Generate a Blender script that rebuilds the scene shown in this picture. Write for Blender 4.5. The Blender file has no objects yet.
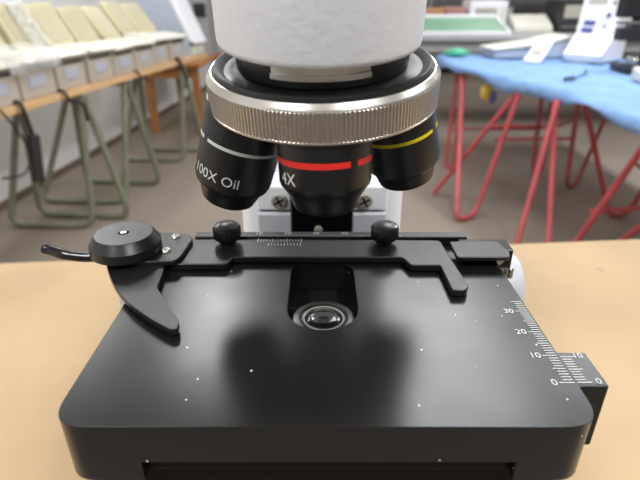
import bpy, bmesh, math, random
from mathutils import Vector, Matrix
random.seed(7)
PI = math.pi
SC = bpy.context.scene
COL = SC.collection
CAMZ = 1.17                       # camera height over the floor
PITCH = math.radians(26.1)
FPX = 500.0
cp, sp = math.cos(PITCH), math.sin(PITCH)

# ------------------------------------------------------------------ helpers
def s2l(c):
    return tuple((x/12.92 if x <= .04045 else ((x+.055)/1.055)**2.4) for x in c)

def ray(px, py):
    a, u = px-320.0, 240.0-py
    return Vector((a, FPX*cp+u*sp, -FPX*sp+u*cp))
def on_z(px, py, z):
    r = ray(px, py); k = (z-CAMZ)/r.z
    return Vector((r.x*k, r.y*k, z))

WL = {}
def wl(o):
    return WL.get(o.name, Vector((0, 0, 0)))

def finish(bm, smooth=None):
    bmesh.ops.recalc_face_normals(bm, faces=bm.faces[:])

def obj(name, bm, m, parent=None, smooth=40, bevel=None, segs=2, label=None):
    finish(bm)
    if bm.verts:
        xs = [v.co.x for v in bm.verts]; ys = [v.co.y for v in bm.verts]; zs = [v.co.z for v in bm.verts]
        c = Vector(((min(xs)+max(xs))/2, (min(ys)+max(ys))/2, min(zs)))
    else:
        c = Vector((0, 0, 0))
    bmesh.ops.translate(bm, verts=bm.verts[:], vec=-c)
    me = bpy.data.meshes.new(name); bm.to_mesh(me); bm.free()
    for mm in (m if isinstance(m, (list, tuple)) else [m]):
        me.materials.append(mm)
    o = bpy.data.objects.new(name, me); COL.objects.link(o)
    if parent is not None:
        o.parent = parent; o.location = c - wl(parent)
    else:
        o.location = c
    WL[o.name] = c
    if smooth:
        for p in me.polygons: p.use_smooth = True
        me.set_sharp_from_angle(angle=math.radians(smooth))
    if bevel:
        b = o.modifiers.new('bevel', 'BEVEL'); b.width = bevel; b.segments = segs
        b.limit_method = 'ANGLE'; b.angle_limit = math.radians(35); b.harden_normals = True
    if label: o['label'] = label
    return o

def tag(o, label, cat, group=None):
    o['label'] = label; o['category'] = cat
    if group: o['group'] = group
    return o
def thing(name, label, cat, loc, group=None):
    o = bpy.data.objects.new(name, None); COL.objects.link(o)
    o.empty_display_size = .05
    o.location = loc; WL[o.name] = Vector(loc)
    return tag(o, label, cat, group)
def struct(name, bm, m, **k):
    o = obj(name, bm, m, **k); o['kind'] = 'structure'; return o
def dup(root, loc, rz=None, label=None, scale=None):
    r = root.copy(); COL.objects.link(r); r.location = loc
    if rz is not None: r.rotation_euler = (0, 0, rz)
    if label: r['label'] = label
    if scale: r.scale = scale
    for ch in list(root.children):
        c = ch.copy(); COL.objects.link(c); c.parent = r
        for g in list(ch.children):
            d = g.copy(); COL.objects.link(d); d.parent = c
    return r

def nb(): return bmesh.new()
def box(bm, x0, x1, y0, y1, z0, z1, M=None, mi=0):
    co = [(x0,y0,z0),(x1,y0,z0),(x1,y1,z0),(x0,y1,z0),(x0,y0,z1),(x1,y0,z1),(x1,y1,z1),(x0,y1,z1)]
    vs = [bm.verts.new((M @ Vector(c)) if M else c) for c in co]
    for f in ((0,3,2,1),(4,5,6,7),(0,1,5,4),(1,2,6,5),(2,3,7,6),(3,0,4,7)):
        bm.faces.new([vs[i] for i in f]).material_index = mi
    return vs
def prism(bm, pts, z0, z1, M=None):
    """polygon in xy extruded in z (convex or not)"""
    lo = [bm.verts.new((M @ Vector((x, y, z0))) if M else (x, y, z0)) for x, y in pts]
    hi = [bm.verts.new((M @ Vector((x, y, z1))) if M else (x, y, z1)) for x, y in pts]
    n = len(pts)
    bm.faces.new(hi); bm.faces.new(lo[::-1])
    for i in range(n):
        bm.faces.new((lo[i], lo[(i+1) % n], hi[(i+1) % n], hi[i]))
def lathe(bm, prof, n=48, M=None, mi=0, rfun=None, close=True):
    """prof: (r,z) list; rings around Z"""
    rings = []
    for k, (r, z) in enumerate(prof):
        if r < 1e-7:
            v = Vector((0, 0, z)); rings.append([bm.verts.new(M @ v if M else v)])
        else:
            ring = []
            for i in range(n):
                a = 2*PI*i/n
                rr = rfun(k, i, r) if rfun else r
                v = Vector((rr*math.cos(a), rr*math.sin(a), z))
                ring.append(bm.verts.new(M @ v if M else v))
            rings.append(ring)
    for a, b in zip(rings[:-1], rings[1:]):
        if len(a) == 1 and len(b) == 1: continue
        for i in range(n):
            j = (i+1) % n
            if len(a) == 1: f = bm.faces.new((a[0], b[i], b[j]))
            elif len(b) == 1: f = bm.faces.new((a[i], a[j], b[0]))
            else: f = bm.faces.new((a[i], a[j], b[j], b[i]))
            f.material_index = mi
def round_path(pts, r, n=6):
    pts = [Vector(p) for p in pts]; out = [pts[0]]
    for i in range(1, len(pts)-1):
        p, a, b = pts[i], pts[i-1], pts[i+1]
        la, lb = (a-p).length, (b-p).length
        d = min(r, la*.49, lb*.49)
        A = p+(a-p).normalized()*d; B = p+(b-p).normalized()*d
        for k in range(n+1):
            t = k/n
            out.append(A*(1-t)**2+p*2*t*(1-t)+B*t*t)
    out.append(pts[-1]); return out
def tube(bm, pts, r, n=10, caps=True):
    pts = [Vector(p) for p in pts]
    q = [pts[0]]
    for p in pts[1:]:
        if (p-q[-1]).length > 1e-6: q.append(p)
    pts = q
    rs = r if isinstance(r, (list, tuple)) else [r]*len(pts)
    rings = []; up = None
    for i, p in enumerate(pts):
        t = (pts[min(i+1, len(pts)-1)]-pts[max(i-1, 0)]).normalized()
        if up is None:
            up = Vector((0, 0, 1)) if abs(t.z) < .9 else Vector((1, 0, 0))
        x = (up-t*up.dot(t)).normalized(); up = x; y = t.cross(x)
        rings.append([bm.verts.new(p+(x*math.cos(2*PI*k/n)+y*math.sin(2*PI*k/n))*rs[i]) for k in range(n)])
    for a, b in zip(rings[:-1], rings[1:]):
        for k in range(n):
            bm.faces.new((a[k], a[(k+1) % n], b[(k+1) % n], b[k]))
    if caps:
        bm.faces.new(rings[0][::-1]); bm.faces.new(rings[-1])
def spline(pts, n=8):
    pts = [Vector(p) for p in pts]; out = []
    P = [pts[0]]+pts+[pts[-1]]
    for i in range(1, len(P)-2):
        a, b, c, d = P[i-1], P[i], P[i+1], P[i+2]
        for k in range(n):
            t = k/n
            out.append(.5*((2*b)+(c-a)*t+(2*a-5*b+4*c-d)*t*t+(3*b-a-3*c+d)*t**3))
    out.append(pts[-1]); return out
def arc(cx, cy, r, a0, a1, n=8):
    return [(cx+r*math.cos(a0+(a1-a0)*k/n), cy+r*math.sin(a0+(a1-a0)*k/n)) for k in range(n+1)]
def rrect(x0, x1, y0, y1, r, n=8):
    return (arc(x1-r, y0+r, r, -PI/2, 0, n)+arc(x1-r, y1-r, r, 0, PI/2, n)
            + arc(x0+r, y1-r, r, PI/2, PI, n)+arc(x0+r, y0+r, r, PI, 1.5*PI, n))
def rounded_poly(pts, r, n=4):
    """closed polygon with rounded corners, r may be list"""
    N = len(pts); out = []
    for i in range(N):
        p = Vector(pts[i]+(0,)); a = Vector(pts[i-1]+(0,)); b = Vector(pts[(i+1) % N]+(0,))
        rr = r[i] if isinstance(r, (list, tuple)) else r
        d = min(rr, (a-p).length*.48, (b-p).length*.48)
        if d < 1e-6: out.append((p.x, p.y)); continue
        A = p+(a-p).normalized()*d; B = p+(b-p).normalized()*d
        for k in range(n+1):
            t = k/n; v = A*(1-t)**2+p*2*t*(1-t)+B*t*t
            out.append((v.x, v.y))
    return out
def plate_with_hole(bm, outer, inner, z0, z1):
    edges = []; loops = []
    for loop in (outer, inner):
        vs = [bm.verts.new((x, y, z1)) for x, y in loop]
        loops.append(vs)
        edges += [bm.edges.new((vs[i], vs[(i+1) % len(vs)])) for i in range(len(vs))]
    r = bmesh.ops.triangle_fill(bm, use_beauty=True, use_dissolve=False, edges=edges)
    faces = [f for f in r['geom'] if isinstance(f, bmesh.types.BMFace)]
    low = {}
    for f in faces:
        for v in f.verts:
            if v not in low: low[v] = bm.verts.new((v.co.x, v.co.y, z0))
    for f in faces: bm.faces.new([low[v] for v in reversed(f.verts)])
    for vs in loops:
        for i in range(len(vs)):
            a, b = vs[i], vs[(i+1) % len(vs)]
            bm.faces.new((a, b, low[b], low[a]))
def text_bm(bm, s, size, fn, align='CENTER', italic=0, bold=0.0):
    """text outlines laid through fn(u,v)->world; built-in font"""
    cu = bpy.data.curves.new('txt', 'FONT'); cu.body = s; cu.size = size
    cu.align_x = align; cu.align_y = 'CENTER'; cu.fill_mode = 'FRONT'; cu.resolution_u = 3
    cu.shear = italic; cu.offset = bold
    o = bpy.data.objects.new('txt', cu); COL.objects.link(o)
    dg = bpy.context.evaluated_depsgraph_get()
    me = bpy.data.meshes.new_from_object(o.evaluated_get(dg))
    tmp = bmesh.new(); tmp.from_mesh(me)
    mp = {}
    for v in tmp.verts: mp[v.index] = bm.verts.new(fn(v.co.x, v.co.y))
    for f in tmp.faces:
        try: bm.faces.new([mp[v.index] for v in f.verts])
        except ValueError: pass
    tmp.free(); bpy.data.objects.remove(o); bpy.data.curves.remove(cu); bpy.data.meshes.remove(me)
def boolean_diff(o, cutbm):
    finish(cutbm)
    me = bpy.data.meshes.new('cut'); cutbm.to_mesh(me); cutbm.free()
    c = bpy.data.objects.new('cut', me); COL.objects.link(c); c.parent = o.parent; c.location = o.location
    b = o.modifiers.new('b', 'BOOLEAN'); b.object = c; b.operation = 'DIFFERENCE'; b.solver = 'EXACT'
    bpy.context.view_layer.update()
    dg = bpy.context.evaluated_depsgraph_get()
    nm = bpy.data.meshes.new_from_object(o.evaluated_get(dg))
    o.modifiers.clear(); old = o.data; o.data = nm
    bpy.data.objects.remove(c); bpy.data.meshes.remove(me); bpy.data.meshes.remove(old)
    return o

# ------------------------------------------------------------------ materials
def mat(name, col, rough=.5, metal=0, vary=0, vscale=8, bump=0, bscale=60, rvary=0, spec=.5, coat=0, detail=4, stretch=None, emit=0):
    m = bpy.data.materials.new(name); m.use_nodes = True
    nt = m.node_tree; N = nt.nodes; L = nt.links
    b = N['Principled BSDF']
    c = s2l(col)
    b.inputs['Base Color'].default_value = (*c, 1)
    b.inputs['Roughness'].default_value = rough
    b.inputs['Metallic'].default_value = metal
    b.inputs['Specular IOR Level'].default_value = spec
    b.inputs['Coat Weight'].default_value = coat
    tc = N.new('ShaderNodeTexCoord'); mp = N.new('ShaderNodeMapping')
    L.new(tc.outputs['Object'], mp.inputs['Vector'])
    if stretch: mp.inputs['Scale'].default_value = stretch
    if vary or rvary:
        n = N.new('ShaderNodeTexNoise'); n.inputs['Scale'].default_value = vscale; n.inputs['Detail'].default_value = detail
        L.new(mp.outputs[0], n.inputs['Vector'])
        if vary:
            r = N.new('ShaderNodeValToRGB')
            r.color_ramp.elements[0].position = .3; r.color_ramp.elements[1].position = .7
            r.color_ramp.elements[0].color = (*[x*(1-vary) for x in c], 1)
            r.color_ramp.elements[1].color = (*[min(1, x*(1+vary)) for x in c], 1)
            L.new(n.outputs['Fac'], r.inputs[0]); L.new(r.outputs[0], b.inputs['Base Color'])
        if rvary:
            q = N.new('ShaderNodeMapRange'); q.inputs['To Min'].default_value = max(0, rough-rvary); q.inputs['To Max'].default_value = rough+rvary
            L.new(n.outputs['Fac'], q.inputs[0]); L.new(q.outputs[0], b.inputs['Roughness'])
    if bump:
        n2 = N.new('ShaderNodeTexNoise'); n2.inputs['Scale'].default_value = bscale; n2.inputs['Detail'].default_value = 3
        L.new(mp.outputs[0], n2.inputs['Vector'])
        bp = N.new('ShaderNodeBump'); bp.inputs['Strength'].default_value = bump; bp.inputs['Distance'].default_value = .3/bscale
        L.new(n2.outputs['Fac'], bp.inputs['Height']); L.new(bp.outputs[0], b.inputs['Normal'])
    return m

M = {}
M['scope_white'] = mat('scope white enamel', (.86,.865,.88), .42, bump=.22, bscale=380, spec=.4)
M['scope_grey'] = mat('scope grey enamel', (.72,.73,.75), .45, bump=.12, bscale=420)
M['gloss_black'] = mat('gloss black', (.035,.035,.037), .22, rvary=.06, vscale=90)
M['satin_black'] = mat('satin black', (.062,.062,.065), .36, rvary=.08, vscale=150)
M['bar_black'] = mat('bar black paint', (.075,.075,.078), .34, bump=.12, bscale=1500, rvary=.08, vscale=300)
M["hole_black"] = mat("deep black", (.02,.02,.02), .7, spec=.2)
M['chrome'] = mat('ring metal', (.80,.79,.77), .24, 1, rvary=.05, vscale=60)
M['knurl'] = mat('knurled metal', (.80,.78,.75), .30, 1, rvary=.08, vscale=80)
M['steel'] = mat('steel', (.72,.71,.68), .3, 1)
M['white_ink'] = mat('white ink', (.78,.79,.78), .6)
M['red_ink'] = mat('red ink', (.80,.13,.08), .5)
M['yellow_ink'] = mat('yellow ink', (.86,.78,.10), .5)
M['scratch'] = mat('bare scratch', (.45,.45,.45), .5)
M['screw'] = mat('screw steel', (.66,.65,.60), .4, .5)
M['rubber'] = mat('knob black', (.03,.03,.033), .3)
def stage_mat():
    m = mat('stage black enamel', (.085,.085,.088), .25, rvary=.05, vscale=70, bump=.03, bscale=900)
    nt = m.node_tree; N = nt.nodes; L = nt.links; b = N['Principled BSDF']
    tc = N.new('ShaderNodeTexCoord')
    v = N.new('ShaderNodeTexVoronoi'); v.inputs['Scale'].default_value = 230; v.inputs['Randomness'].default_value = 1
    L.new(tc.outputs['Object'], v.inputs['Vector'])
    lt = N.new('ShaderNodeMath'); lt.operation = 'LESS_THAN'; lt.inputs[1].default_value = .06
    L.new(v.outputs['Distance'], lt.inputs[0])
    sep = N.new('ShaderNodeSeparateColor'); L.new(v.outputs['Color'], sep.inputs[0])
    gt = N.new('ShaderNodeMath'); gt.operation = 'GREATER_THAN'; gt.inputs[1].default_value = .66
    L.new(sep.outputs[0], gt.inputs[0])
    mu = N.new('ShaderNodeMath'); mu.operation = 'MULTIPLY'; L.new(lt.outputs[0], mu.inputs[0]); L.new(gt.outputs[0], mu.inputs[1])
    mx = N.new('ShaderNodeMixRGB'); mx.inputs[1].default_value = (*s2l((.075,.075,.078)), 1); mx.inputs[2].default_value = (.6,.6,.58,1)
    L.new(mu.outputs[0], mx.inputs[0]); L.new(mx.outputs[0], b.inputs['Base Color'])
    return m
M['stage'] = stage_mat()
def glass(name, col=(1,1,1), rough=.02):
    m = bpy.data.materials.new(name); m.use_nodes = True
    b = m.node_tree.nodes['Principled BSDF']
    b.inputs['Base Color'].default_value = (*col, 1); b.inputs['Roughness'].default_value = rough
    b.inputs['Transmission Weight'].default_value = 1; b.inputs['IOR'].default_value = 1.5
    return m
M['glass'] = glass('condenser glass', (.85,.9,.9))
M['film'] = mat('clear film', (.93,.93,.92), .12)
_b = M['film'].node_tree.nodes['Principled BSDF']; _b.inputs['Alpha'].default_value = .22
def kraft_mat():
    m = mat('kraft board', (.665,.565,.43), .72, vary=.10, vscale=9, bump=.05, bscale=300, detail=6)
    nt = m.node_tree; N = nt.nodes; L = nt.links; b = N['Principled BSDF']
    ramp = [n for n in N if n.bl_idname == 'ShaderNodeValToRGB'][0]
    tc = N.new('ShaderNodeTexCoord')
    v = N.new('ShaderNodeTexVoronoi'); v.inputs['Scale'].default_value = 22
    nz = N.new('ShaderNodeTexNoise'); nz.inputs['Scale'].default_value = 60
    L.new(tc.outputs['Object'], nz.inputs['Vector'])
    ad = N.new('ShaderNodeVectorMath'); ad.operation = 'MULTIPLY_ADD'; ad.inputs[1].default_value = (.02,.02,.02)
    L.new(nz.outputs['Color'], ad.inputs[0]); L.new(tc.outputs['Object'], ad.inputs[2]); L.new(ad.outputs[0], v.inputs['Vector'])
    lt = N.new('ShaderNodeMath'); lt.operation = 'LESS_THAN'; lt.inputs[1].default_value = .035
    L.new(v.outputs['Distance'], lt.inputs[0])
    mx = N.new('ShaderNodeMixRGB'); mx.inputs[2].default_value = (*s2l((.45,.36,.25)), 1)
    L.new(lt.outputs[0], mx.inputs[0]); L.new(ramp.outputs[0], mx.inputs[1]); L.new(mx.outputs[0], b.inputs['Base Color'])
    return m
M['kraft'] = kraft_mat()
M['wood'] = mat('orange wood', (.83,.68,.50), .55, vary=.18, vscale=6, stretch=(1,12,12))
M['dark_wood'] = mat('brown wood', (.66,.44,.24), .55, vary=.2, vscale=6, stretch=(8,8,1))
M['floor'] = mat('floor concrete', (.49,.445,.40), .75, vary=.10, vscale=1.3, bump=.03, bscale=80, detail=8)
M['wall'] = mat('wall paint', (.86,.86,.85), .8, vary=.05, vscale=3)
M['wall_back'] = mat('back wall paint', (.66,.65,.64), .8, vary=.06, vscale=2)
M['ceiling'] = mat('ceiling paint', (.82,.82,.80), .9, vary=.02)
M['base_brown'] = mat('dusty skirting', (.42,.36,.30), .7, vary=.15, vscale=9)
M['olive'] = mat('grey green tube paint', (.50,.51,.43), .38, vary=.12, vscale=14, metal=.2)
M['red'] = mat('red tube paint', (.70,.29,.30), .38, vary=.14, vscale=10)
M['blue'] = mat('blue cloth', (.43,.56,.73), .85, vary=.10, vscale=9, bump=.8, bscale=14)
M['cream'] = mat('aged cream plastic', (.755,.72,.585), .42, vary=.06, vscale=8)
M['cream2'] = mat('pale plastic', (.83,.82,.77), .34, vary=.04, vscale=10)
M['beige'] = mat('beige plastic', (.73,.685,.63), .5, vary=.08, vscale=12)
M['lid_grey'] = mat('grey beige plastic', (.66,.64,.60), .45, vary=.05)
M['lid_panel'] = mat('lid inner panel', (.71,.68,.57), .4, vary=.06)
M['label'] = mat('label plate', (.72,.74,.78), .4)
M['slot'] = mat('dark plastic', (.11,.10,.10), .5)
M['white'] = mat('white plastic', (.90,.90,.92), .35, vary=.02)
M['bluegrey'] = mat('blue grey plastic', (.66,.70,.76), .45, vary=.04)
M['navy'] = mat('navy ink', (.27,.28,.55), .5)
M['green'] = mat('green sheet', (.42,.58,.47), .5, vary=.06)
M['teal'] = mat('teal cloth', (.30,.66,.52), .8, vary=.1)
M['card'] = mat('cardboard', (.71,.52,.37), .8, vary=.08)
M['pink'] = mat('faded pink card', (.68,.50,.47), .8, vary=.08)
M['grey_metal'] = mat('grey metal paint', (.60,.60,.61), .45, vary=.05)
M['dark_metal'] = mat('dark metal paint', (.17,.17,.18), .45, vary=.2)
M['yellow'] = mat('yellow plastic', (.86,.74,.30), .4, vary=.1)
M['bluebag'] = mat('blue plastic', (.30,.35,.62), .4, vary=.1)

# ------------------------------------------------------------------ camera
cam = bpy.data.cameras.new('camera'); camo = bpy.data.objects.new('camera', cam); COL.objects.link(camo)
cam.sensor_width = 36; cam.lens = FPX/640*36
camo.location = (0, 0, CAMZ); camo.rotation_euler = (PI/2-PITCH, 0, 0)
cam.clip_start = .01; cam.clip_end = 60
cam.dof.use_dof = True; cam.dof.focus_distance = .150; cam.dof.aperture_fstop = 18
SC.camera = camo

# ------------------------------------------------------------------ room
LWA = math.radians(4.6)                       # the left wall runs slightly inward
def lw(d, off=0, z=0):                        # point along the left wall, off metres from it
    return Vector((-1.93+math.sin(LWA)*(d-2.76)+off*math.cos(LWA), d-off*math.sin(LWA), z))
bm = nb(); box(bm, -3.2, 6.2, -3.2, 9.6, -.1, 0); struct('floor', bm, M['floor'], smooth=None)
bm = nb(); box(bm, -3.2, 6.2, -3.2, 9.6, 3.0, 3.1); struct('ceiling', bm, M['ceiling'], smooth=None)
a, b = lw(-3.4), lw(9.6); c, d = lw(9.6, -.12), lw(-3.4, -.12)
bm = nb(); prism(bm, [(a.x,a.y),(b.x,b.y),(c.x,c.y),(d.x,d.y)], 0, 3.0); struct('wall_left', bm, M['wall'], smooth=None)
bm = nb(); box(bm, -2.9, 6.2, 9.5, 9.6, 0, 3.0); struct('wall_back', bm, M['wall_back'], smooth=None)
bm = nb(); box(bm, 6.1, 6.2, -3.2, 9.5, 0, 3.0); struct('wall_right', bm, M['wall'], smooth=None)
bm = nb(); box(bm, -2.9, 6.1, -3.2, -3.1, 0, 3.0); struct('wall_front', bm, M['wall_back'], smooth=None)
a, b = lw(-3.0, .012), lw(9.4, .012); c, d = lw(9.4, .001), lw(-3.0, .001)
bm = nb(); prism(bm, [(a.x,a.y),(b.x,b.y),(c.x,c.y),(d.x,d.y)], 0, .05); struct('baseboard_left', bm, M['base_brown'], smooth=None)

# ------------------------------------------------------------------ workbench under the microscope
BENCH = CAMZ-.233
pl, pr = on_z(-420, 268, BENCH), on_z(1060, 222, BENCH)
pl = on_z(0, 263, BENCH); pr = on_z(640, 239, BENCH)
dx = (pr-pl).normalized()
A = pl-dx*.35; B = pr+dx*.35
t = thing('workbench', 'tan board-topped workbench carrying the large microscope', 'workbench', ((A.x+B.x)/2, .15, 0))
bm = nb(); prism(bm, [(A.x,.035),(B.x,.035),(B.x,B.y),(A.x,A.y)], BENCH-.025, BENCH)
obj('bench_top', bm, M['kraft'], t, bevel=.001)
for x, y in ((A.x+.05,.08),(B.x-.05,.08),(B.x-.05,B.y-.07),(A.x+.05,A.y-.07)):
    bm = nb(); box(bm, x-.025, x+.025, y-.025, y+.025, 0, BENCH-.0251)
    obj('leg', bm, M['dark_wood'], t, bevel=.003)

# ------------------------------------------------------------------ the microscope
def R(x, d, z): return Vector((x, d, CAMZ+z))        # heights measured from the eye
ZS = CAMZ-.083                                        # top of the stage
scope = thing('microscope', 'large white and black microscope in the foreground on the tan bench', 'microscope', (0, .165, BENCH))
SX = .0008
# base
bm = nb(); prism(bm, rrect(-.085, .085, .105, .285, .03), BENCH, BENCH+.032)
obj('base', bm, M['scope_white'], scope, bevel=.006, segs=3)
bm = nb(); lathe(bm, [(.024,BENCH+.032),(.024,BENCH+.046),(.020,BENCH+.050),(.0,BENCH+.051)], 40, Matrix.Translation((SX,.132,0)))
obj('lamp_housing', bm, M['satin_black'], scope)
# arm: pillar behind the stage
AY = .205
bm = nb(); prism(bm, rrect(SX-.0365, SX+.0365, AY, AY+.062, .008), BENCH+.030, CAMZ-.072)
arm = obj('arm', bm, M['scope_white'], scope, bevel=.0025, segs=3)
bm = nb(); prism(bm, rrect(SX-.033, SX+.033, AY+.012, AY+.060, .012), CAMZ-.0725, CAMZ+.075)
obj('upper_arm', bm, M['scope_white'], scope, bevel=.002)
bm = nb(); box(bm, SX-.0285, SX+.0285, AY-.004, AY+.0002, CAMZ-.150, CAMZ-.0855)
obj('front_panel', bm, M['scope_grey'], arm, bevel=.0012)
bm = nb(); box(bm, SX-.0285, SX+.0285, AY-.003, AY+.0002, CAMZ-.0848, CAMZ-.0735)
obj('front_panel', bm, M['scope_white'], arm, bevel=.001)
for sx in (-1, 1):
    T = Matrix.Translation((SX+sx*.0185, AY-.0031, CAMZ-.0800)) @ Matrix.Rotation(PI/2, 4, 'X')
    bm = nb(); lathe(bm, [(0,-.001),(.0036,-.001),(.0036,.0006),(.0030,.0014),(.0009,.0015),(.0008,.0008),(0,.0008)], 28, T)
    for k in range(2):
        box(bm, -.0025, .0025, -.00042, .00042, .0010, .00165, T @ Matrix.Rotation(k*PI/2+.5, 4, 'Z'), 1)
    obj('panel_screw', bm, [M['screw'], M['slot']], arm, label='steel cross-head screw')
# black dovetail slide on the pillar
bm = nb(); prism(bm, [(SX-.0130,AY-.011),(SX+.0130,AY-.011),(SX+.0145,AY-.0002),(SX-.0145,AY-.0002)], CAMZ-.150, CAMZ-.074)
dv = obj('dovetail_slide', bm, M['gloss_black'], scope, bevel=.0006)
T = Matrix.Translation((SX-.0015, AY-.0112, CAMZ-.0900)) @ Matrix.Rotation(PI/2, 4, 'X')
bm = nb(); lathe(bm, [(0,-.0008),(.0018,-.0008),(.0018,.0012),(.0012,.0016),(0,.0017)], 20, T)
obj('stop_pin', bm, M['screw'], dv, label='small steel stop pin')
# focus knobs either side of the pillar
for sx in (-1, 1):
    T = Matrix.Translation((SX+sx*.0365, AY+.008, CAMZ-.1300)) @ Matrix.Rotation(sx*PI/2, 4, 'Y')
    bm = nb()
    lathe(bm, [(0,-.004),(.0075,-.004),(.0075,.022),(.0180,.0225),(.0192,.0240),(.0192,.0405),(.0180,.0420),(.013,.0425),(0,.0425)], 60, T)
    k = obj('coarse_focus_knob', bm, M['scope_white'], scope)
    bm = nb(); lathe(bm, [(0,.0420),(.0165,.0430),(.0172,.0440),(.0172,.0555),(.0160,.0580),(.012,.0590),(0,.0592)], 48, T)
    obj('fine_focus_knob', bm, M['scope_grey'], k)

# stage plate
SL, SR, SF, SB = -.0586, .0612, .0785, .168
outer = rounded_poly([(SL,SF),(SR,SF),(SR,SB),(SL,SB)], [.008,.008,.004,.004], 8)
hx, hw = SX, .0105
inner = arc(hx, .1235, hw, PI, 2*PI, 20)+arc(hx+hw-.006, .1515-.006, .006, 0, PI/2, 6)+arc(hx-hw+.006, .1515-.006, .006, PI/2, PI, 6)
bm = nb(); plate_with_hole(bm, outer, inner, ZS-.0168, ZS)
stage = obj('stage', bm, M['stage'], scope, smooth=None)
WLs = WL[stage.name]
cb = nb(); box(cb, -.0400-WLs.x, .0440-WLs.x, SF-.02-WLs.y, SB+.02-WLs.y, -.01, .0168-.0108)
boolean_diff(stage, cb)
for p in stage.data.polygons: p.use_smooth = True
stage.data.set_sharp_from_angle(angle=math.radians(35))
bv = stage.modifiers.new('bevel', 'BEVEL'); bv.width = .0011; bv.segments = 3; bv.limit_method = 'ANGLE'; bv.angle_limit = math.radians(50); bv.harden_normals = True
# lower carriage under the plate
bm = nb(); box(bm, -.0396, .0436, SF+.003, SX+.118, ZS-.0172, ZS-.0110); box(bm, -.052, .055, SF+.006, SX+.118, ZS-.036, ZS-.0172)
obj('stage_carrier', bm, M['hole_black'], scope, bevel=.001)
bm = nb(); box(bm, -.028, .030, .140, AY-.0112, ZS-.026, ZS-.0110)
obj('stage_bracket', bm, M['hole_black'], scope, bevel=.001)
# scale on the right edge of the stage
bm = nb(); zt = ZS+.00012
Y0 = (557*.083/(383+5)-.083*sp)/cp
def tick(bm, x0, x1, y, w=.00030, z=None):
    z = zt if z is None else z
    vs = [bm.verts.new(p) for p in ((x0,y-w/2,z),(x1,y-w/2,z),(x1,y+w/2,z),(x0,y+w/2,z))]; bm.faces.new(vs)
for k in range(36):
    L_ = .0036 if k % 10 == 0 else (.0031 if k % 5 == 0 else .0024)
    tick(bm, SR-.0006-L_, SR-.0006, Y0+k*.001, .00024)
for k in range(0, 40, 10):
    text_bm(bm, str(k), .0030, lambda u, v, k=k: Vector((SR-.0046+u, Y0+k*.001+v, zt)), 'RIGHT')
obj('edge_scale', bm, M['white_ink'], stage, smooth=None, label='white millimetre scale on the right edge of the stage')
# fine scratches on the enamel
bm = nb()
def scratch(bm, pts, w):
    for (x0,y0),(x1,y1) in zip(pts[:-1], pts[1:]):
        a, b = Vector((x0,y0,zt)), Vector((x1,y1,zt)); n = Vector((-(b-a).y,(b-a).x,0)).normalized()*w
        bm.faces.new([bm.verts.new(p) for p in (a-n,b-n,b+n,a+n)])
for pp, w_ in ((((470,336),(480,333),(490,331)),.00008),(((440,408),(452,414),(466,419)),.00005),(((505,418),(522,420),(536,421)),.00007)):
    bm = nb(); scratch(bm, [(q.x,q.y) for q in [on_z(x, y, ZS) for x, y in pp]], w_); bmesh.ops.remove_doubles(bm, verts=bm.verts[:], dist=.0002)
    obj('scratch', bm, M['scratch'], stage, smooth=None, label='small bright scratch in the black enamel')
# vernier block right of the stage
bm = nb(); box(bm, SR+.0004, .0695, .0922, .1050, ZS-.021, ZS-.0012)
vb = obj('vernier_block', bm, M['satin_black'], scope, bevel=.0005)
bm = nb(); zt2 = ZS-.00105
for k in range(11):
    L_ = .0036 if k % 5 == 0 else .0026
    tick(bm, SR+.0010, SR+.0010+L_, .0934+k*.00095, .00028, zt2)
text_bm(bm, '0', .0028, lambda u, v: Vector((SR+.0064+u, .0938+v, zt2)))
text_bm(bm, '10', .0028, lambda u, v: Vector((SR+.0056+u, .1034+v, zt2)))
obj('vernier_scale', bm, M['white_ink'], vb, smooth=None, label='white vernier scale reading 0 to 10')
# condenser seen down the stage opening
T = Matrix.Translation((hx+.0003, .1250, .0016))
bm = nb(); lathe(bm, [(.0098,ZS-.032),(.0098,ZS-.0068),(.0092,ZS-.0060),(.0074,ZS-.0058),(.0070,ZS-.0064),(.0062,ZS-.0066),(.0058,ZS-.0085),(0,ZS-.0088)], 56, T)
cond = obj('condenser', bm, M['gloss_black'], scope)
bm = nb(); lathe(bm, [(.0066,ZS-.0064),(.0063,ZS-.0059),(.0058,ZS-.0059),(.0056,ZS-.0064)], 56, T)
obj('retaining_ring', bm, M['steel'], cond, label='thin bright metal ring around the condenser lens')
bm = nb(); lathe(bm, [(.0056,ZS-.0070)]+[(.0056*math.cos(a*PI/16), ZS-.0070+.0016*math.sin(a*PI/16)) for a in range(1,8)]+[(0,ZS-.0054)], 48, T)
lathe(bm, [(.0056,ZS-.0070),(0,ZS-.0070)], 48, T)
obj('condenser_lens', bm, M['glass'], cond, label='clear round condenser lens')

# mechanical slide holder on the stage
def hp(px, py, z): 
    v = on_z(px, py, z); return (v.x, v.y)
ZH0, ZH1 = ZS+.0004, ZS+.0028
pts = [hp(x, y, ZH1) for x, y in ((186,238),(440,240),(469,286),(466,290),(452,290),(440,265),(411,265),(402,257),(233,257),(226,264),(160,264),(164,255))]
holder_poly = rounded_poly(pts, [.002,.002,.001,.0008,.0012,.001,.001,.001,.001,.001,.001,.001], 4)
bm = nb(); prism(bm, holder_poly[::-1], ZH0, ZH1)
holder = obj('slide_holder', bm, M['bar_black'], scope, bevel=.0005, label='black slide holder bar with a hooked right end')
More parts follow.
